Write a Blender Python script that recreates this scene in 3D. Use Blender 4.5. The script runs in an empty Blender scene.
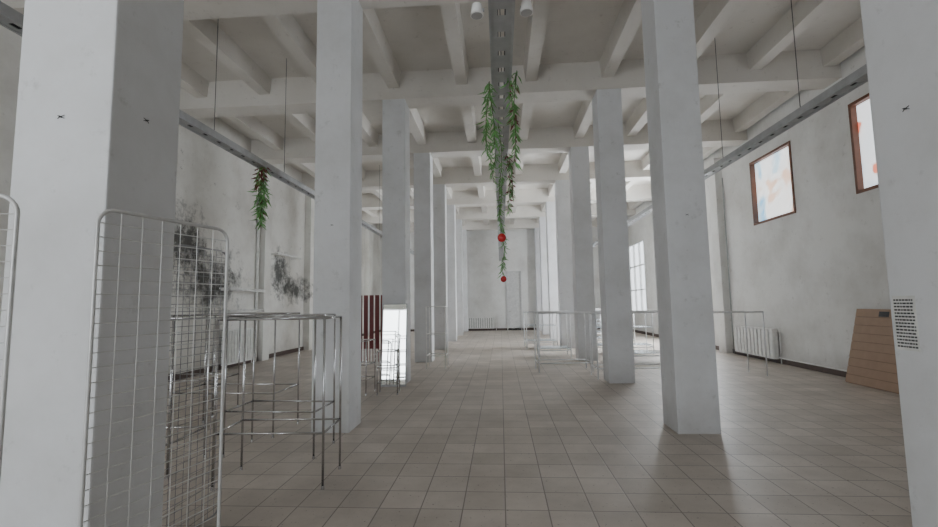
import bpy, bmesh, math, random
from mathutils import Vector, Matrix
random.seed(7)
scene = bpy.context.scene
COL = scene.collection

# ------------------------------------------------------------------ materials
def new_mat(name):
    m = bpy.data.materials.new(name); m.use_nodes = True
    nt = m.node_tree; b = nt.nodes["Principled BSDF"]
    return m, nt, b
def N(nt, t, **kw):
    n = nt.nodes.new(t)
    for k, v in kw.items():
        if k.startswith("_"): setattr(n, k[1:], v)
        else: n.inputs[k.replace("__", " ")].default_value = v
    return n
def simple(name, col, rough=0.5, metal=0.0, alpha=1.0, var=.85):
    m, nt, b = new_mat(name)
    tc = N(nt, "ShaderNodeTexCoord")
    no = N(nt, "ShaderNodeTexNoise", Scale=9.0, Detail=4.0)
    nt.links.new(tc.outputs["Object"], no.inputs["Vector"])
    r = N(nt, "ShaderNodeValToRGB")
    r.color_ramp.elements[0].position = .3; r.color_ramp.elements[1].position = .7
    r.color_ramp.elements[0].color = [c*var for c in col]+[1]
    r.color_ramp.elements[1].color = [min(1, c*1.04) for c in col]+[1]
    nt.links.new(no.outputs["Fac"], r.inputs["Fac"])
    nt.links.new(r.outputs["Color"], b.inputs["Base Color"])
    b.inputs["Roughness"].default_value = rough
    b.inputs["Metallic"].default_value = metal
    b.inputs["Alpha"].default_value = alpha
    return m
def emis(name, col, s):
    m, nt, b = new_mat(name)
    b.inputs["Base Color"].default_value = (*col, 1)
    b.inputs["Emission Color"].default_value = (*col, 1)
    b.inputs["Emission Strength"].default_value = s
    return m
def plaster(name, col, dirt, amount=0.35, scale=1.2, base_dirt=True, mould=None, dust=0.0):
    m, nt, b = new_mat(name); L = nt.links.new
    geo = N(nt, "ShaderNodeNewGeometry")
    no = N(nt, "ShaderNodeTexNoise", Scale=scale, Detail=8.0, Roughness=.65)
    L(geo.outputs["Position"], no.inputs["Vector"])
    r = N(nt, "ShaderNodeValToRGB")
    r.color_ramp.elements[0].position = .42; r.color_ramp.elements[0].color = (0, 0, 0, 1)
    r.color_ramp.elements[1].position = .72; r.color_ramp.elements[1].color = (1, 1, 1, 1)
    L(no.outputs["Fac"], r.inputs["Fac"])
    fac = N(nt, "ShaderNodeMath", _operation="MULTIPLY"); fac.inputs[1].default_value = amount
    L(r.outputs["Color"], fac.inputs[0])
    mix = N(nt, "ShaderNodeMixRGB"); mix.inputs[1].default_value = (*col, 1); mix.inputs[2].default_value = (*dirt, 1)
    L(fac.outputs[0], mix.inputs[0])
    out = mix.outputs[0]
    n2 = N(nt, "ShaderNodeTexNoise", Scale=7.0, Detail=6.0, Roughness=.7)
    L(geo.outputs["Position"], n2.inputs["Vector"])
    r2 = N(nt, "ShaderNodeValToRGB")
    r2.color_ramp.elements[0].position = .60; r2.color_ramp.elements[0].color = (0, 0, 0, 1)
    r2.color_ramp.elements[1].position = .72; r2.color_ramp.elements[1].color = (.5, .5, .5, 1)
    L(n2.outputs["Fac"], r2.inputs["Fac"])
    mx = N(nt, "ShaderNodeMixRGB"); mx.inputs[2].default_value = (dirt[0]*.8, dirt[1]*.8, dirt[2]*.8, 1)
    L(r2.outputs["Color"], mx.inputs[0]); L(out, mx.inputs[1]); out = mx.outputs[0]
    sep = N(nt, "ShaderNodeSeparateXYZ"); L(geo.outputs["Position"], sep.inputs[0])
    if base_dirt:
        mr = N(nt, "ShaderNodeMapRange"); mr.inputs["From Min"].default_value = 0.0; mr.inputs["From Max"].default_value = .5
        mr.inputs["To Min"].default_value = .6; mr.inputs["To Max"].default_value = 0
        L(sep.outputs["Z"], mr.inputs["Value"])
        mm = N(nt, "ShaderNodeMath", _operation="MULTIPLY"); L(mr.outputs[0], mm.inputs[0]); L(no.outputs["Fac"], mm.inputs[1])
        m3 = N(nt, "ShaderNodeMixRGB"); m3.inputs[2].default_value = (.25, .22, .2, 1)
        L(mm.outputs[0], m3.inputs[0]); L(out, m3.inputs[1]); out = m3.outputs[0]
    if mould:
        n4 = N(nt, "ShaderNodeTexNoise", Scale=3.0, Detail=12.0, Roughness=.76); L(geo.outputs["Position"], n4.inputs["Vector"])
        for (cy, cz, ry, rz) in mould:
            cmb = N(nt, "ShaderNodeCombineXYZ")
            for ax, c, rr, inp in (("Y", cy, ry, "X"), ("Z", cz, rz, "Y")):
                s = N(nt, "ShaderNodeMath", _operation="SUBTRACT"); L(sep.outputs[ax], s.inputs[0]); s.inputs[1].default_value = c
                d = N(nt, "ShaderNodeMath", _operation="DIVIDE"); L(s.outputs[0], d.inputs[0]); d.inputs[1].default_value = rr
                L(d.outputs[0], cmb.inputs[inp])
            ln = N(nt, "ShaderNodeVectorMath", _operation="LENGTH"); L(cmb.outputs[0], ln.inputs[0])
            mr = N(nt, "ShaderNodeMapRange"); mr.inputs["From Min"].default_value = .2; mr.inputs["From Max"].default_value = 1.5
            mr.inputs["To Min"].default_value = .17; mr.inputs["To Max"].default_value = -.20
            L(ln.outputs["Value"], mr.inputs["Value"])
            ad = N(nt, "ShaderNodeMath", _operation="ADD"); L(mr.outputs[0], ad.inputs[0]); L(n4.outputs["Fac"], ad.inputs[1])
            rr_ = N(nt, "ShaderNodeValToRGB")
            rr_.color_ramp.elements[0].position = .44; rr_.color_ramp.elements[0].color = (0, 0, 0, 1)
            rr_.color_ramp.elements[1].position = .66; rr_.color_ramp.elements[1].color = (.94, .94, .94, 1)
            L(ad.outputs[0], rr_.inputs["Fac"])
            m4 = N(nt, "ShaderNodeMixRGB"); m4.inputs[2].default_value = (.07, .07, .065, 1)
            L(rr_.outputs["Color"], m4.inputs[0]); L(out, m4.inputs[1]); out = m4.outputs[0]
    L(out, b.inputs["Base Color"])
    b.inputs["Roughness"].default_value = .75
    bump = N(nt, "ShaderNodeBump", Strength=.3, Distance=.012); L(n2.outputs["Fac"], bump.inputs["Height"])
    L(bump.outputs[0], b.inputs["Normal"])
    return m

M_COL = plaster("column_paint", (.78, .79, .805), (.60, .60, .59), .6, 1.3)
M_WALL = plaster("wall_paint", (.87, .87, .85), (.60, .58, .54), .6, .9)
M_WALLL = plaster("wall_paint_mouldy", (.85, .84, .80), (.56, .53, .48), .65, .9,
                  mould=[(9.3, 3.0, .9, .8), (10.3, 2.1, 1.4, .9), (13.6, 2.6, .7, .8), (14.5, 2.1, 1.3, .5)])
M_CEIL = plaster("ceiling_paint", (.78, .75, .70), (.58, .54, .48), .5, .6, False)
M_WHITE = simple("white_enamel", (.90, .90, .88), .35)
M_RADB = simple("fin_gap_shade_grey", (.22, .22, .215), .6)  # dark tone standing in for shade in the radiator gaps
M_GREYW = simple("grey_white_wire", (.66, .66, .65), .35, .2)
M_CHROME = simple("chrome_tube", (.60, .60, .61), .2, 1.0)
M_DCHROME = simple("dark_chrome_wire", (.30, .30, .31), .3, .9)
M_GALV = simple("galvanised_steel", (.50, .51, .52), .5, .35)
M_DARK = simple("dark_steel", (.05, .05, .055), .5, .3)
M_WIRE = simple("wire", (.12, .12, .12), .5, .5)
M_WOOD = simple("window_wood", (.20, .08, .045), .45)
M_GREEN = simple("leaf_green", (.18, .42, .13), .5)
M_STEM = simple("stem_brown", (.12, .14, .06), .7)
M_DRED = simple("leaf_dark_red", (.20, .06, .05), .5)
M_RED = simple("bauble_red", (.65, .03, .03), .2)
M_BASE = simple("baseboard_brown", (.09, .06, .05), .5)
M_REDB = simple("red_board", (.19, .035, .035), .4)
M_DOOR = simple("door_white", (.66, .66, .65), .5)
M_GLASS = simple("pale_glass_shelf", (.74, .83, .90), .15, 0, .6)
M_MIRROR, _nt, _b = new_mat("mirror_glass")
_b.inputs["Metallic"].default_value = 1; _b.inputs["Roughness"].default_value = .03; _b.inputs["Base Color"].default_value = (.93, .94, .92, 1)

def floor_mat():
    m, nt, b = new_mat("floor_tiles"); L = nt.links.new
    geo = N(nt, "ShaderNodeNewGeometry")
    mp = N(nt, "ShaderNodeMapping"); mp.inputs["Scale"].default_value = (3.2, 3.2, 3.2); L(geo.outputs["Position"], mp.inputs[0])
    br = N(nt, "ShaderNodeTexBrick", _offset=0.0, _squash=1.0)
    br.inputs["Scale"].default_value = 1; br.inputs["Brick Width"].default_value = 1; br.inputs["Row Height"].default_value = 1
    br.inputs["Mortar Size"].default_value = .018; br.inputs["Mortar Smooth"].default_value = .4
    br.inputs["Color1"].default_value = (.67, .60, .535, 1); br.inputs["Color2"].default_value = (.55, .49, .43, 1)
    br.inputs["Mortar"].default_value = (.27, .235, .205, 1)
    L(mp.outputs[0], br.inputs["Vector"])
    no = N(nt, "ShaderNodeTexNoise", Scale=1.4, Detail=8.0, Roughness=.65); L(geo.outputs["Position"], no.inputs["Vector"])
    r = N(nt, "ShaderNodeValToRGB")
    r.color_ramp.elements[0].position = .35; r.color_ramp.elements[0].color = (.74, .725, .71, 1)
    r.color_ramp.elements[1].position = .68; r.color_ramp.elements[1].color = (1.0, 1, 1, 1)
    L(no.outputs["Fac"], r.inputs["Fac"])
    mul = N(nt, "ShaderNodeMixRGB", _blend_type="MULTIPLY"); mul.inputs[0].default_value = 1
    L(br.outputs["Color"], mul.inputs[1]); L(r.outputs["Color"], mul.inputs[2])
    vo = N(nt, "ShaderNodeTexNoise", Scale=38.0, Detail=3.0); L(geo.outputs["Position"], vo.inputs["Vector"])
    r3 = N(nt, "ShaderNodeValToRGB")
    r3.color_ramp.elements[0].position = .66; r3.color_ramp.elements[0].color = (0, 0, 0, 1)
    r3.color_ramp.elements[1].position = .71; r3.color_ramp.elements[1].color = (.7, .7, .7, 1)
    L(vo.outputs["Fac"], r3.inputs["Fac"])
    m3 = N(nt, "ShaderNodeMixRGB"); m3.inputs[2].default_value = (.14, .12, .1, 1)
    L(r3.outputs["Color"], m3.inputs[0]); L(mul.outputs[0], m3.inputs[1])
    L(m3.outputs[0], b.inputs["Base Color"])
    mr = N(nt, "ShaderNodeMapRange"); mr.inputs["To Min"].default_value = .36; mr.inputs["To Max"].default_value = .56
    L(no.outputs["Fac"], mr.inputs["Value"]); L(mr.outputs[0], b.inputs["Roughness"])
    bump = N(nt, "ShaderNodeBump", Strength=.3, Distance=.003); bump.invert = True
    L(br.outputs["Fac"], bump.inputs["Height"]); L(bump.outputs[0], b.inputs["Normal"])
    return m
M_FLOOR = floor_mat()

def poster_mat(name, cols, s, scale, off=(0, 0, 0)):
    m, nt, b = new_mat(name); L = nt.links.new
    geo = N(nt, "ShaderNodeNewGeometry")
    mp = N(nt, "ShaderNodeMapping"); mp.inputs["Location"].default_value = off; L(geo.outputs["Position"], mp.inputs[0])
    no = N(nt, "ShaderNodeTexNoise", Scale=scale, Detail=2.0, Distortion=.4); L(mp.outputs[0], no.inputs["Vector"])
    r = N(nt, "ShaderNodeValToRGB"); cr = r.color_ramp
    while len(cr.elements) < len(cols): cr.elements.new(.5)
    for i, (p, c) in enumerate(cols):
        cr.elements[i].position = p; cr.elements[i].color = (*c, 1)
    L(no.outputs["Fac"], r.inputs["Fac"])
    L(r.outputs["Color"], b.inputs["Emission Color"]); L(r.outputs["Color"], b.inputs["Base Color"])
    b.inputs["Emission Strength"].default_value = s
    return m

# ------------------------------------------------------------------ mesh builder
class MB:
    def __init__(s): s.bm = bmesh.new()
    def box(s, x0, x1, y0, y1, z0, z1):
        v = [s.bm.verts.new(p) for p in ((x0,y0,z0),(x1,y0,z0),(x1,y1,z0),(x0,y1,z0),(x0,y0,z1),(x1,y0,z1),(x1,y1,z1),(x0,y1,z1))]
        for f in ((3,2,1,0),(4,5,6,7),(0,1,5,4),(1,2,6,5),(2,3,7,6),(3,0,4,7)): s.bm.faces.new([v[i] for i in f])
        return s
    def tube(s, pts, r, seg=8, closed=False):
        pts = [Vector(p) for p in pts]; n = len(pts); rings = []
        up = None
        for i, p in enumerate(pts):
            if closed: d = (pts[(i+1) % n]-pts[i-1])
            else: d = pts[min(i+1, n-1)]-pts[max(i-1, 0)]
            d.normalize()
            if up is None:
                up = Vector((0, 0, 1)) if abs(d.z) < .9 else Vector((1, 0, 0))
            a = d.cross(up)
            if a.length < 1e-4: a = d.cross(Vector((0, 1, 0)))
            a.normalize(); b = a.cross(d).normalized(); up = b
            rings.append([s.bm.verts.new(p + a*r*math.cos(2*math.pi*k/seg) + b*r*math.sin(2*math.pi*k/seg)) for k in range(seg)])
        m = n if closed else n-1
        for i in range(m):
            A, B = rings[i], rings[(i+1) % n]
            for k in range(seg):
                s.bm.faces.new((A[k], A[(k+1) % seg], B[(k+1) % seg], B[k]))
        if not closed:
            s.bm.faces.new(rings[0][::-1]); s.bm.faces.new(rings[-1])
        return s
    def sphere(s, c, r, sz=1.0):
        bmesh.ops.create_uvsphere(s.bm, u_segments=16, v_segments=10, radius=r, matrix=Matrix.Translation(c) @ Matrix.Diagonal((1, 1, sz, 1)))
        return s
    def cone(s, c, r1, r2, h, rot=None, seg=16):
        M = Matrix.Translation(c)
        if rot is not None: M = M @ rot
        bmesh.ops.create_cone(s.bm, cap_ends=True, segments=seg, radius1=r1, radius2=r2, depth=h, matrix=M)
        return s
    def mesh(s, name, mat, smooth=False, bevel=0):
        if bevel:
            bmesh.ops.bevel(s.bm, geom=s.bm.edges[:], offset=bevel, segments=2, affect='EDGES', profile=.6)
        bmesh.ops.recalc_face_normals(s.bm, faces=s.bm.faces[:])
        me = bpy.data.meshes.new(name); s.bm.to_mesh(me); s.bm.free()
        me.materials.append(mat)
        if smooth:
            for p in me.polygons: p.use_smooth = True
        return me
def link(o): COL.objects.link(o); return o
def thing(name, loc, label, cat, group=None, rz=0, mesh=None, rot=None):
    o = link(bpy.data.objects.new(name, mesh)); o.location = loc
    o.rotation_euler = rot if rot else (0, 0, rz)
    o["label"] = label; o["category"] = cat
    if group: o["group"] = group
    if mesh is None: o.empty_display_size = .1
    return o
def part(par, name, mb, mat, smooth=False, bevel=0, label=None):
    o = link(bpy.data.objects.new(name, mb.mesh(name, mat, smooth, bevel) if isinstance(mb, MB) else mb))
    o.parent = par
    if label: o["label"] = label
    return o
def struct(name, mb, mat, loc=(0, 0, 0), label="", bevel=0):
    o = link(bpy.data.objects.new(name, mb.mesh(name, mat, bevel=bevel))); o.location = loc
    o["kind"] = "structure"
    if label: o["label"] = label
    return o

# ------------------------------------------------------------------ shell
XL, XR, YB, YF, H = -6.9, 6.5, -5.0, 25.5, 6.2
struct("floor", MB().box(XL-.3, XR+.3, YB-.3, YF+.3, -.2, 0), M_FLOOR, label="worn beige square ceramic floor tiles")
struct("ceiling", MB().box(XL-.3, XR+.3, YB-.3, YF+.3, H, H+.2), M_CEIL, label="whitewashed concrete ceiling slab")
def wall(name, axis, p0, p1, a0, a1, holes, mat, label):
    As = sorted({a0, a1, *[h[0] for h in holes], *[h[1] for h in holes]})
    Zs = sorted({0, H, *[h[2] for h in holes], *[h[3] for h in holes]})
    mb = MB()
    for i in range(len(As)-1):
        for j in range(len(Zs)-1):
            ca, cz = (As[i]+As[i+1])/2, (Zs[j]+Zs[j+1])/2
            if any(h[0] < ca < h[1] and h[2] < cz < h[3] for h in holes): continue
            if axis == 'x': mb.box(p0, p1, As[i], As[i+1], Zs[j], Zs[j+1])
            else: mb.box(As[i], As[i+1], p0, p1, Zs[j], Zs[j+1])
    bmesh.ops.remove_doubles(mb.bm, verts=mb.bm.verts[:], dist=1e-4)
    return struct(name, mb, mat, label=label)
WR = [(10.2, 11.83, 3.37, 5.0), (6.83, 8.5, 3.37, 5.05)]
WRF = [(14.8, 17.9, .9, 4.6), (20.6, 23.2, .9, 4.3)]
WL = [(19.0, 21.4, 1.4, 4.6)]
WB = [(-6.3, -2.6, .7, 4.2), (-2.2, -.2, .7, 4.2)]
wall("wall_right", 'x', XR, XR+.3, YB, YF, WR+WRF, M_WALL, "stained white plaster side wall with high windows")
wall("wall_left", 'x', XL-.3, XL, YB, YF, WL, M_WALLL, "white plaster side wall with black mould stains")
wall("wall_far", 'y', YF, YF+.3, XL-.3, XR+.3, [], M_WALL, "plain white end wall")
wall("wall_back", 'y', YB-.3, YB, XL-.3, XR+.3, WB, M_WALL, "white end wall with shop windows")

M_P1 = poster_mat("window_poster_film", [(.33, (.15, .42, .75)), (.41, (.55, .78, .92)), (.47, (.93, .96, .98)), (.60, (.95, .95, .93)), (.66, (.88, .62, .48))], 1.35, 1.3, (0, 1.2, 0))
M_P2 = poster_mat("window_poster_red", [(.30, (.80, .10, .06)), (.37, (.85, .30, .20)), (.40, (.92, .93, .95)), (.55, (.88, .93, .97)), (.66, (.7, .8, .9))], 1.35, 1.2, (0, 3, 1))
M_SKYP = emis("daylight_glass", (.90, .95, 1.0), 5.8)
M_SKYF = emis("added_glow_pane", (.90, .95, 1.0), 21.0)  # strong glow for the added pane that brightens the far hall
M_SKYD = emis("daylight_glass_dim", (.88, .94, 1.0), 2.0)
wn = 0
def window(axis, pos, hole, frame_mat, pane_mat, mull, label, inward, fw=.08, bars=0):
    global wn; wn += 1
    a0, a1, z0, z1 = hole
    o = link(bpy.data.objects.new("window_%d" % wn, None)); o.empty_display_size = .1
    o["kind"] = "structure"; o["label"] = label
    o.location = (pos, (a0+a1)/2, z0) if axis == 'x' else ((a0+a1)/2, pos, z0)
    w = (a1-a0)/2; h = z1-z0
    def bx(mb, u0, u1, d0, d1, zz0, zz1):
        d0, d1 = sorted((d0*inward, d1*inward))
        if axis == 'x': mb.box(d0, d1, u0, u1, zz0, zz1)
        else: mb.box(u0, u1, d0, d1, zz0, zz1)
    mb = MB()
    bx(mb, -w, w, -.12, .02, 0, fw); bx(mb, -w, w, -.12, .02, h-fw, h)
    bx(mb, -w, -w+fw, -.12, .02, fw, h-fw); bx(mb, w-fw, w, -.12, .02, fw, h-fw)
    for k in range(1, mull+1):
        c = -w+2*w*k/(mull+1); bx(mb, c-.03, c+.03, -.10, 0, fw, h-fw)
    for k in range(1, bars+1):
        c = h*k/(bars+1); bx(mb, -w+fw, w-fw, -.09, -.01, c-.03, c+.03)
    part(o, "window_frame", mb, frame_mat)
    mb = MB(); bx(mb, -w+fw*.5, w-fw*.5, -.095, -.085, fw*.5, h-fw*.5)
    part(o, "window_pane", mb, pane_mat)
    return o
window('x', XR, WR[0], M_WOOD, M_P1, 0, "high window with reddish wooden frame and translucent colour advert film", -1, .055)
window('x', XR, WR[1], M_WOOD, M_P2, 0, "high window with reddish wooden frame and red and white film", -1, .055)
window('x', XR, WRF[0], M_WHITE, M_SKYF, 1, "added glowing window hidden behind a pillar to light the far end", -1)  # added light source, kept out of sight behind the second pillar
window('x', XR, WRF[1], M_WHITE, M_SKYD, 2, "tall divided shop window with white frame near end wall", -1, bars=2)
for h in WL: window('x', XL, h, M_WHITE, M_SKYP, 1, "added glowing side window, out of view, lighting the far end", 1)  # added source on the left wall, hidden by a pillar, brightens the far end
for h in WB: window('y', YB, h, M_WHITE, M_SKYP, 2, "large daylight shop window", 1)

struct("baseboard_right", MB().box(-.03, 0, YB, YF, 0, .12), M_BASE, (XR, 0, 0))
struct("baseboard_left", MB().box(0, .03, YB, YF, 0, .12), M_BASE, (XL, 0, 0))
struct("baseboard_far", MB().box(XL+.03, XR-.03, -.03, 0, 0, .12), M_BASE, (0, YF, 0))

# beams
rows = [2.02, 5.37, 8.60, 11.85, 15.10, 18.35, 21.60, 24.75]
tn = 0
def trim(mb, mat, loc, label):
    global tn; tn += 1
    return struct("trim_%d" % tn, mb, mat, loc, label)
GB = 5.63
for y in [-1.2]+rows:
    w = .47 if y < 24 else .4
    trim(MB().box(XL, XR, 0, w, 0, H-GB), M_CEIL, (0, y, GB), "whitewashed concrete cross girder")
for x in (-6.1, -4.75, -3.4, -2.05, -.68, .70, 2.18, 3.55, 4.95, 6.3):
    mb = MB(); hw, tw, d = .115, .145, .34
    v = [mb.bm.verts.new(p) for p in ((-hw, YB, 0), (hw, YB, 0), (tw, YB, d), (-tw, YB, d), (-hw, YF, 0), (hw, YF, 0), (tw, YF, d), (-tw, YF, d))]
    for f in ((0,1,2,3),(7,6,5,4),(0,4,5,1),(1,5,6,2),(2,6,7,3),(3,7,4,0)): mb.bm.faces.new([v[i] for i in f])
    trim(mb, M_CEIL, (x, 0, H-d), "whitewashed concrete ceiling joist")
for y in (13.3, 18.2, 24.0):
    trim(MB().box(-.20, 0, 0, .42, 0, GB), M_WALL, (XR, y, 0), "shallow plastered wall pilaster")
for y in (15.4, 18.3, 22.5):
    trim(MB().box(0, .22, 0, .45, 0, GB), M_WALLL, (XL, y, 0), "shallow plastered wall pilaster")
trim(MB().box(0, .18, 0, .35, 0, GB), M_WALLL, (XL, 12.4, 0), "shallow plastered wall pilaster")

for i, y in enumerate(rows):
    for side in (0, 1):
        if side == 0: x0, x1 = (-2.41, -1.90) if i == 0 else (-2.29, -1.83)
        else: x0, x1 = (2.01, 2.50) if i == 0 else (1.96, 2.43)
        w = .47 if i < 7 else .4
        hw = (x1-x0)/2
        me = MB().box(-hw, hw, -w/2, w/2, 0, GB).mesh("pillar", M_COL, bevel=.010)
        thing("pillar", ((x0+x1)/2, y+w/2, 0), "square white-painted concrete pillar rising to the ceiling girder", "pillar", "rows of white pillars", mesh=me)

d = link(bpy.data.objects.new("door_1", None)); d.location = (.75, YF, 0); d["kind"] = "structure"; d["label"] = "tall plain white door in end wall"
part(d, "door_frame", MB().box(-.42, -.36, -.12, 0, 0, 3.3).box(.36, .42, -.12, 0, 0, 3.3).box(-.36, .36, -.12, 0, 3.24, 3.3), M_DOOR)
part(d, "door_leaf", MB().box(-.36, .36, -.03, -.001, .01, 3.24).box(-.25, .25, -.04, -.03, .3, 1.4).box(-.25, .25, -.04, -.03, 1.7, 3.0), M_DOOR)
part(d, "door_handle", MB().tube([(-.3, -.03, 1.05), (-.3, -.08, 1.05), (-.18, -.08, 1.05)], .012), M_CHROME)

def radiator(loc, w, h, axis, label, pitch=.12, cov=.34):
    mat = M_WHITE
    rz = {'-y': 0, '-x': -math.pi/2, '+x': math.pi/2}[axis]
    o = thing("radiator", loc, label, "radiator", None, rz)
    mb = MB(); n = int(w/pitch)
    for k in range(n):
        u = -w/2+(k+.5)*w/n
        mb.box(u-pitch*cov, u+pitch*cov, -.17, -.10, .02, h-.02)
    mb.box(-w/2, w/2, -.175, -.06, h-.03, h).box(-w/2, w/2, -.175, -.06, 0, .03)
    mb.box(-w/2-.01, -w/2+.01, -.17, -.06, 0, h).box(w/2-.01, w/2+.01, -.17, -.06, 0, h)
    part(o, "radiator_fins", mb, mat)
    part(o, "fin_gap_shade", MB().box(-w/2+.01, w/2-.01, -.10, -.06, .03, h-.03), M_RADB, label="dark grey sheet painting the shade between fins")  # dark sheet paints the shade between the fins so the ribs show
    for u in (-w/3, w/3): part(o, "bracket", MB().box(u-.02, u+.02, -.06, -.001, h*.3, h*.8), mat)
    part(o, "pipe", MB().tube([(w/2+.0, -.08, h-.07), (w/2+.12, -.08, h-.07), (w/2+.12, -.08, -loc[2])], .012), mat)
radiator((-1.15, YF, .12), 1.5, .62, '-y', "white ribbed radiator on the end wall", .12, .40)
radiator((XR, 12.0, .10), 1.75, .70, '-x', "white ribbed radiator under the high windows", .15, .36)
radiator((XL, 11.3, .10), 1.2, .85, '+x', "white ribbed radiator below mouldy plaster wall")
radiator((5.0, YF, .12), 1.6, .6, '-y', "white ribbed radiator on the end wall", .12, .42)

def pipe(pts, loc, label, r=.02, mat=M_WHITE):
    me = MB().tube(pts, r).mesh("heating_pipe", mat, True)
    return thing("heating_pipe", loc, label, "pipe", mesh=me)
pipe([(.05, 0, 0), (.05, 0, 4.6)], (XL, 12.25, 0), "thin white vertical heating pipe on the plaster wall", .04)
pipe([(-.24, 0, -.17), (-.24, 0, 0), (-.24, 4.9, 0)], (XR, 5.9, .17), "thin horizontal heating pipe running above the baseboard", .015)
pipe([(-.045, 0, 0), (-.045, 0, 5.0)], (XR, 13.2, 0), "thin vertical cable conduit on the plaster wall", .016, M_GALV)

for zz, y0, y1, sh in ((1.95, 10.6, 12.2, 1), (1.40, 10.6, 12.15, 1), (3.1, 12.9, 14.5, 0)):
    o = thing("wall_rail", (XL, y0, zz), "white metal shelf rail fixed to plaster wall", "rail", "white wall rails")
    part(o, "rail", MB().tube([(.3, 0, 0), (.3, y1-y0, 0)], .035), M_WHITE, True)
    if sh: part(o, "shelf_board", MB().box(.0, .30, .02, y1-y0-.02, .015, .05), M_WHITE)
    for yy in (.08, y1-y0-.08):
        part(o, "bracket", MB().box(0, .3, yy-.012, yy+.012, -.03, .012), M_WHITE)

# ------------------------------------------------------------------ cable trays
TZ = 3.85
def tray(x, y0, y1, w, hgt, label, wires):
    o = thing("cable_tray", (x, y0, TZ), label, "cable tray", "suspended cable trays")
    mb = MB(); Ln = y1-y0
    mb.box(-w/2, -w/2+.004, 0, Ln, 0, hgt).box(w/2-.004, w/2, 0, Ln, 0, hgt)
    mb.box(-w/2, -w/2+.02, 0, Ln, hgt, hgt+.004).box(w/2-.02, w/2, 0, Ln, hgt, hgt+.004)
    mb.box(-w/2, -w*.16, 0, Ln, -.003, 0).box(w*.16, w/2, 0, Ln, -.003, 0)
    mb.box(-w/2, -w/2+.02, 0, Ln, -.014, -.003).box(w/2-.02, w/2, 0, Ln, -.014, -.003)
    k = 0
    while k < Ln-.2:
        mb.box(-w*.17, w*.17, k, k+.22, -.003, .0); k += .3
    part(o, "channel", mb, M_GALV)
    part(o, "cable", MB().tube([(-w*.2, 0, .02), (-w*.15, Ln*.5, .02), (-w*.2, Ln, .02)], .012), M_DARK)
    part(o, "cable", MB().tube([(w*.15, 0, .02), (w*.2, Ln*.5, .02), (w*.1, Ln, .02)], .010), M_DARK)
    for wy in wires:
        top = (GB if any(r-.01 <= wy <= r+.48 for r in rows) else H) - TZ
        part(o, "hanger_wire", MB().tube([(0, wy-y0, 0), (0, wy-y0, top)], .005, 5), M_WIRE)
    return o
tray(-3.95, 1.5, 25.0, .16, .08, "galvanised cable tray hung on thin wires", [5.85, 7.9, 11.2, 14.5, 18, 21.2])
tray(3.95, 1.5, 25.0, .16, .08, "galvanised cable tray hung on thin wires", [5.95, 8.0, 11.2, 14.5, 18, 21.2])
tray(.06, .8, 25.0, .21, .07, "wide galvanised cable tray hung along the central aisle with garlands", [1.6, 4.4, 7.6, 11.2, 14.5, 18, 21.2])

for sx in (-.14, .26):
    o = thing("spotlight", (sx, 3.45, TZ+.02), "small round white spotlight clamped on the cable tray", "lamp", "white tray spotlights")
    part(o, "lamp_head", MB().cone((0, 0, 0), .055, .04, .09), M_WHITE, False)
    part(o, "lamp_lens", MB().cone((0, 0, -.047), .045, .045, .004), simple("lens", (.5, .5, .5), .1))
    part(o, "clamp", MB().box(-.05 if sx > 0 else .0, .0 if sx > 0 else .06, -.01, .01, -.01, .01), M_GALV)

# ------------------------------------------------------------------ garlands
def leaf(bm, p, d, L, W):
    d = d.normalized(); side = d.cross(Vector((random.uniform(-1, 1), random.uniform(-1, 1), .3))).normalized()
    n = d.cross(side)*.12*L
    a = bm.verts.new(p); b = bm.verts.new(p+d*L*.45+side*W+n); c = bm.verts.new(p+d*L); e = bm.verts.new(p+d*L*.45-side*W+n)
    bm.faces.new((a, b, c)); bm.faces.new((a, c, e))
def garland(loc, length, label, dens=70, spread=.11, red=.15, strands=2, redtop=0):
    o = thing("hanging_garland", loc, label, "garland", "artificial leaf garlands")
    st, gr, rd = MB(), MB(), MB(); nr = 0
    for s in range(strands):
        ph = random.uniform(0, 6); l = length*(1 if s == 0 else random.uniform(.6, .9)); ox = (s-(strands-1)/2)*.04
        pts = [Vector((ox+.025*math.sin(ph+t*5/1.0*l), .02*math.cos(ph+t*4*l), -t*l)) for t in [i/16 for i in range(17)]]
        st.tube(pts, .004, 5)
        for _ in range(int(dens*l)):
            t = random.random()*16; i = min(15, int(t)); p = pts[i].lerp(pts[i+1], t-i)
            a = random.uniform(0, 6.28); dn = random.uniform(-2.4, -.2)
            dd = Vector((math.cos(a), math.sin(a), dn))
            if random.random() < red or (redtop and t/16 < redtop and random.random() < .6): leaf(rd.bm, p, dd, random.uniform(.5, 1)*spread, .013); nr += 1
            else: leaf(gr.bm, p, dd, random.uniform(.6, 1.3)*spread, .008)
    part(o, "stem", st, M_STEM, True)
    part(o, "leaves", gr, M_GREEN)
    if nr: part(o, "red_leaves", rd, M_DRED, label="dark red leaves")
    else: rd.bm.free()
    return o
garland((-.07, 4.6, TZ), .80, "green artificial bamboo-leaf garland hanging beside the cable tray", dens=80, red=0, spread=.12)
garland((.19, 4.6, TZ+.1), 1.0, "green and dark red leaf garland hanging from the cable tray", red=.15, dens=80, spread=.12)
garland((.03, 5.6, TZ), 1.45, "thin green garland ending in a red bauble", dens=45, strands=1, spread=.08, red=0)
garland((.06, 8.0, TZ), 1.85, "thin green garland with red bauble hanging over the aisle", dens=80, strands=1, spread=.12, red=0)
garland((-.06, 6.4, TZ), .6, "short green leaf garland on the tray", red=0, dens=70)
garland((.18, 6.9, TZ), .95, "green and dark red leaf garland on the tray", red=.25, dens=70)
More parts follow.
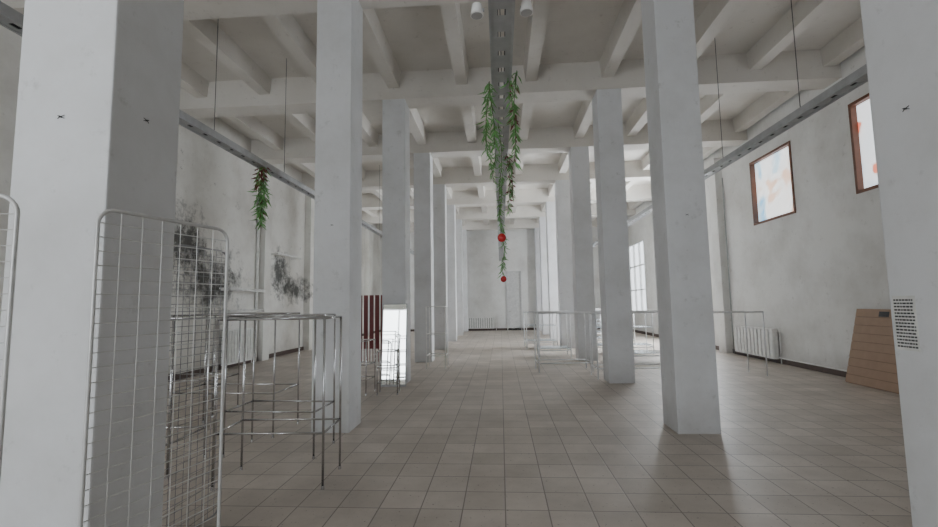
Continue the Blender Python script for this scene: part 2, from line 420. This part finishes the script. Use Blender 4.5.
garland((-3.95, 7.15, TZ+.08), 1.05, "wispy green garland with dark red top hanging from side tray", dens=90, spread=.18, red=.08, strands=3, redtop=.35)
for loc in ((.03, 5.6, TZ-1.53), (.06, 8.0, TZ-1.92)):
    o = thing("christmas_bauble", loc, "shiny red bauble hanging at the garland end", "bauble", "red baubles")
    part(o, "ball", MB().sphere((0, 0, 0), .055), M_RED, True)
    part(o, "cap", MB().cone((0, 0, .058), .016, .012, .02), M_GALV)
    part(o, "thread", MB().tube([(0, 0, .06), (0, 0, .12)], .002, 4), M_WIRE)

# ------------------------------------------------------------------ pipe frames
def frame(loc, w, d, h, rz, label, low=(.45,), mat=None, r=.0105, group="chrome tube display frames", shelf=()):
    mat = mat or M_CHROME
    o = thing("display_frame", loc, label, "display frame", group, rz)
    for x in (-w/2, w/2):
        for y in (-d/2, d/2):
            part(o, "leg", MB().tube([(x, y, .03), (x, y, h)], r), mat, True)
    for z in (h,)+tuple(low):
        for y in (-d/2, d/2): part(o, "rail", MB().tube([(-w/2, y, z), (w/2, y, z)], r*.9), mat, True)
        for x in (-w/2, w/2): part(o, "rail", MB().tube([(x, -d/2, z), (x, d/2, z)], r*.9), mat, True)
    for x in (-w/2, w/2):
        for y in (-d/2, d/2): part(o, "foot", MB().cone((x, y, .015), .016, .012, .03), mat)
    for z in shelf: part(o, "glass_shelf", MB().box(-w/2+.02, w/2-.02, -d/2+.02, d/2-.02, z, z+.015), M_GLASS, label="pale translucent glass shelf")
    return o
frame((-1.97, 3.97, 0), .92, .46, 1.40, .05, "chrome tube display frame beside the wire grid panels")
frame((-2.35, 4.75, 0), .95, .5, 1.41, -.03, "chrome tube display frame standing before the pillar", low=(.45,))
frame((-3.55, 4.2, 0), 1.1, .55, 1.40, .04, "chrome tube display frame among grouped frames", low=(.3,))
frame((-3.3, 5.5, 0), 1.3, .6, 1.42, -.03, "chrome tube display frame among grouped frames", low=(.5,))
frame((-4.6, 6.4, 0), 1.2, .6, 1.4, .0, "chrome tube display frame among grouped frames", low=(.5,))
g2 = "pale tube clothing frames"
M_PALE = simple("pale_tube", (.85, .86, .87), .3, .1)
sd = "pale metal clothing frame in the side aisle"
frame((1.35, 10.25, 0), 1.15, .6, 1.27, .05, "pale metal clothing frame in the aisle", (.2,), M_PALE, group=g2, r=.014)
frame((2.75, 9.4, 0), 1.8, .55, 1.27, .04, "pale metal clothing frame next to the pillar", (.2,), M_PALE, group=g2, r=.014)
frame((4.50, 9.6, 0), 1.3, .6, 1.25, .06, sd, (), M_PALE, group=g2, r=.014)
frame((3.5, 11.5, 0), 1.7, .7, 1.25, .02, sd, (.2,), M_PALE, group=g2, shelf=(.25,), r=.014)
frame((3.5, 13.6, 0), 1.6, .7, 1.2, -.04, sd, (.2,), M_PALE, group=g2, shelf=(.25, .75), r=.014)
frame((1.45, 12.9, 0), .85, .7, 1.25, 0, "pale metal clothing frame in the aisle", (.2,), M_PALE, group=g2, shelf=(.25,), r=.014)
frame((1.3, 15.4, 0), 1.0, .8, 1.2, .05, "pale metal clothing frame in the aisle", (.2,), M_PALE, group=g2, shelf=(.25, .75), r=.016)
frame((3.7, 16.2, 0), 1.6, .8, 1.2, .05, sd, (.2,), M_PALE, group=g2, shelf=(.25, .75), r=.016)
frame((3.5, 19.5, 0), 1.6, .8, 1.2, .05, sd, (.2,), M_PALE, group=g2, shelf=(.25, .75), r=.016)
frame((-1.55, 10.9, 0), .45, .5, 1.45, 0, "narrow white wire display frame by a pillar", (.3, .8), M_WHITE, group="narrow display frames")
frame((-1.95, 7.75, 0), .34, .3, .72, .1, "low chrome tube frame before the mirror", (.2, .45), group="low chrome frames", r=.009)
frame((-2.52, 7.8, 0), .5, .4, .9, -.1, "low chrome tube frame near the mirror", (.25, .5), group="low chrome frames", r=.01)

# ------------------------------------------------------------------ grid panels
def rounded(w, h, r, z0=.03, n=6):
    pts = []
    for cx, cz, a0 in ((w/2-r, z0+r, -90), (w/2-r, h-r, 0), (-w/2+r, h-r, 90), (-w/2+r, z0+r, 180)):
        for k in range(n+1):
            a = math.radians(a0+90*k/n); pts.append((cx+r*math.cos(a), 0, cz+r*math.sin(a)))
    return pts
def grid_panel(p0, p1, h, mat, label, nv=6, dz=.075, rt=.009, rw=.0018, rh=.0025):
    p0, p1 = Vector((*p0, 0)), Vector((*p1, 0)); w = (p1-p0).length; c = (p0+p1)/2
    rz = math.atan2(p1.y-p0.y, p1.x-p0.x)
    o = thing("wire_grid_panel", c, label, "grid panel", None, rz)
    part(o, "panel_frame", MB().tube(rounded(w, h, .07, z0=rt), rt, 8, True), mat, True)
    mb = MB()
    for k in range(1, nv):
        x = -w/2+w*k/nv; mb.tube([(x, 0, .012), (x, 0, h-.005)], rw, 5)
    z = .08
    while z < h-.04:
        mb.tube([(-w/2, 0, z), (w/2, 0, z)], rh, 5); z += dz
    part(o, "wire_mesh", mb, mat)
    return o
grid_panel((-1.725, 1.80), (-1.545, 2.44), 1.94, M_GREYW, "white wire grid panel with rounded tube frame beside the pillar", nv=7, dz=.062)
grid_panel((-2.16, 2.8), (-2.10, 3.32), 1.93, M_DCHROME, "darker chrome wire grid panel standing behind the white one", nv=9, dz=.05, rt=.007, rw=.0022, rh=.0022)
grid_panel((-2.5, 1.45), (-1.87, 1.60), 1.95, M_GREYW, "white wire grid panel beside the near pillar", dz=.062)

# ------------------------------------------------------------------ boards
o = thing("mirror", (-2.02, 8.38, 0), "tall narrow mirror leaning back against the pillar", "mirror", None, rot=(math.radians(-6), 0, 0))
part(o, "mirror_glass", MB().box(-.22, .22, -.006, .006, .04, 1.52), M_MIRROR)
part(o, "mirror_frame", MB().box(-.235, -.22, -.01, .01, 0, 1.535).box(.22, .235, -.01, .01, 0, 1.535).box(-.22, .22, -.01, .01, 1.52, 1.535).box(-.22, .22, -.01, .01, 0, .04), M_GALV)
for k in range(6):
    mb = MB().box(-.055, .055, -.012, .012, .35, 1.78).box(-.05, -.03, -.01, .01, 0, .36).box(.03, .05, -.01, .01, 0, .36)
    thing("red_panel", (-3.95+k*.155, 12.0, 0), "narrow dark red panel on short legs standing in a row", "panel", "row of dark red panels", rz=.3, mesh=mb.mesh("red_panel", M_REDB))

M_SLAT = simple("slat_brown", (.42, .28, .19), .5, var=.95)
bw, bh = 1.7, 1.33
lean = math.asin(.31/bh)
o = thing("slatwall_board", (6.12, 7.8, 0), "brown slatted shop-fitting board leaning against the wall", "board", None, rot=(0, lean, 0))
mb = MB(); n = 9
for k in range(n):
    mb.box(-.014, 0, -bw/2, bw/2, .01+k*bh/n, .01+(k+1)*bh/n-.009)
part(o, "slats", mb, M_SLAT, label="brown laminate slats")
part(o, "backing", MB().box(0, .012, -bw/2, bw/2, 0, bh), simple("slat_back", (.24, .15, .10), .6))
part(o, "label_patch", MB().box(-.017, -.014, .15, .35, bh-.13, bh-.04), M_DARK, label="small dark sticker")

def hook(loc, nrm):
    o = thing("wire_hook", loc, "small dark twisted wire tie on the pillar", "hook", "wire ties on pillars")
    t = Vector((0, 1, 0)) if nrm == 'x' else Vector((1, 0, 0))
    n = Vector((1, 0, 0)) if loc[0] < 0 else Vector((-1, 0, 0))
    if nrm == 'y': n = Vector((0, -1, 0))
    z = Vector((0, 0, 1)); mb = MB()
    for s in (-1, 1): mb.tube([t*(-.018)*1+z*.008*s+n*.004, n*.008, t*.018-z*.008*s+n*.004], .0018, 5)
    mb.tube([n*0, n*.015], .004, 6)
    part(o, "tie", mb, M_DARK)
hook((-1.90, 2.235, 2.52), 'x'); hook((-2.16, 2.02, 2.46), 'y'); hook((2.01, 2.28, 2.42), 'x')
hook((-2.06, 5.37, 2.5), 'y'); hook((2.2, 5.37, 2.5), 'y')

o = thing("notice_sheet", (2.009, 2.405, 1.37), "printed paper notice with rows of dark text taped on pillar", "notice")
part(o, "paper", MB().box(-.0015, 0, -.064, .064, -.135, .135), simple("paper_white", (.80, .80, .77), .7))
rng = random.Random(3); mb = MB(); z = .118
while z > -.12:
    y = .056
    while y > -.05:
        l = rng.uniform(.008, .019); l = min(l, y+.056)
        mb.box(-.0021, -.0015, y-l, y, z-.0085, z); y -= l+.004
    z -= .0165
part(o, "print", mb, M_DARK, label="rows of small dark printed text")

# ------------------------------------------------------------------ world, camera
w = bpy.data.worlds.new("World"); scene.world = w; w.use_nodes = True
w.node_tree.nodes["Background"].inputs[0].default_value = (.7, .8, .95, 1)
w.node_tree.nodes["Background"].inputs[1].default_value = .6

cam = bpy.data.cameras.new("camera"); co = link(bpy.data.objects.new("camera", cam))
cam.sensor_width = 36; cam.lens = 450/938*36; cam.clip_start = .05
psi, th, ro = math.radians(3.94), math.radians(5.14), math.radians(.95)
f = Vector((-math.sin(psi)*math.cos(th), math.cos(psi)*math.cos(th), math.sin(th)))
r = Vector((math.cos(psi), math.sin(psi), 0)); u = r.cross(f)
r2 = r*math.cos(ro)-u*math.sin(ro); u2 = u*math.cos(ro)+r*math.sin(ro)
M = Matrix((r2, u2, -f)).transposed().to_4x4(); M.translation = Vector((0, 0, 1.5))
co.matrix_world = M
scene.camera = co
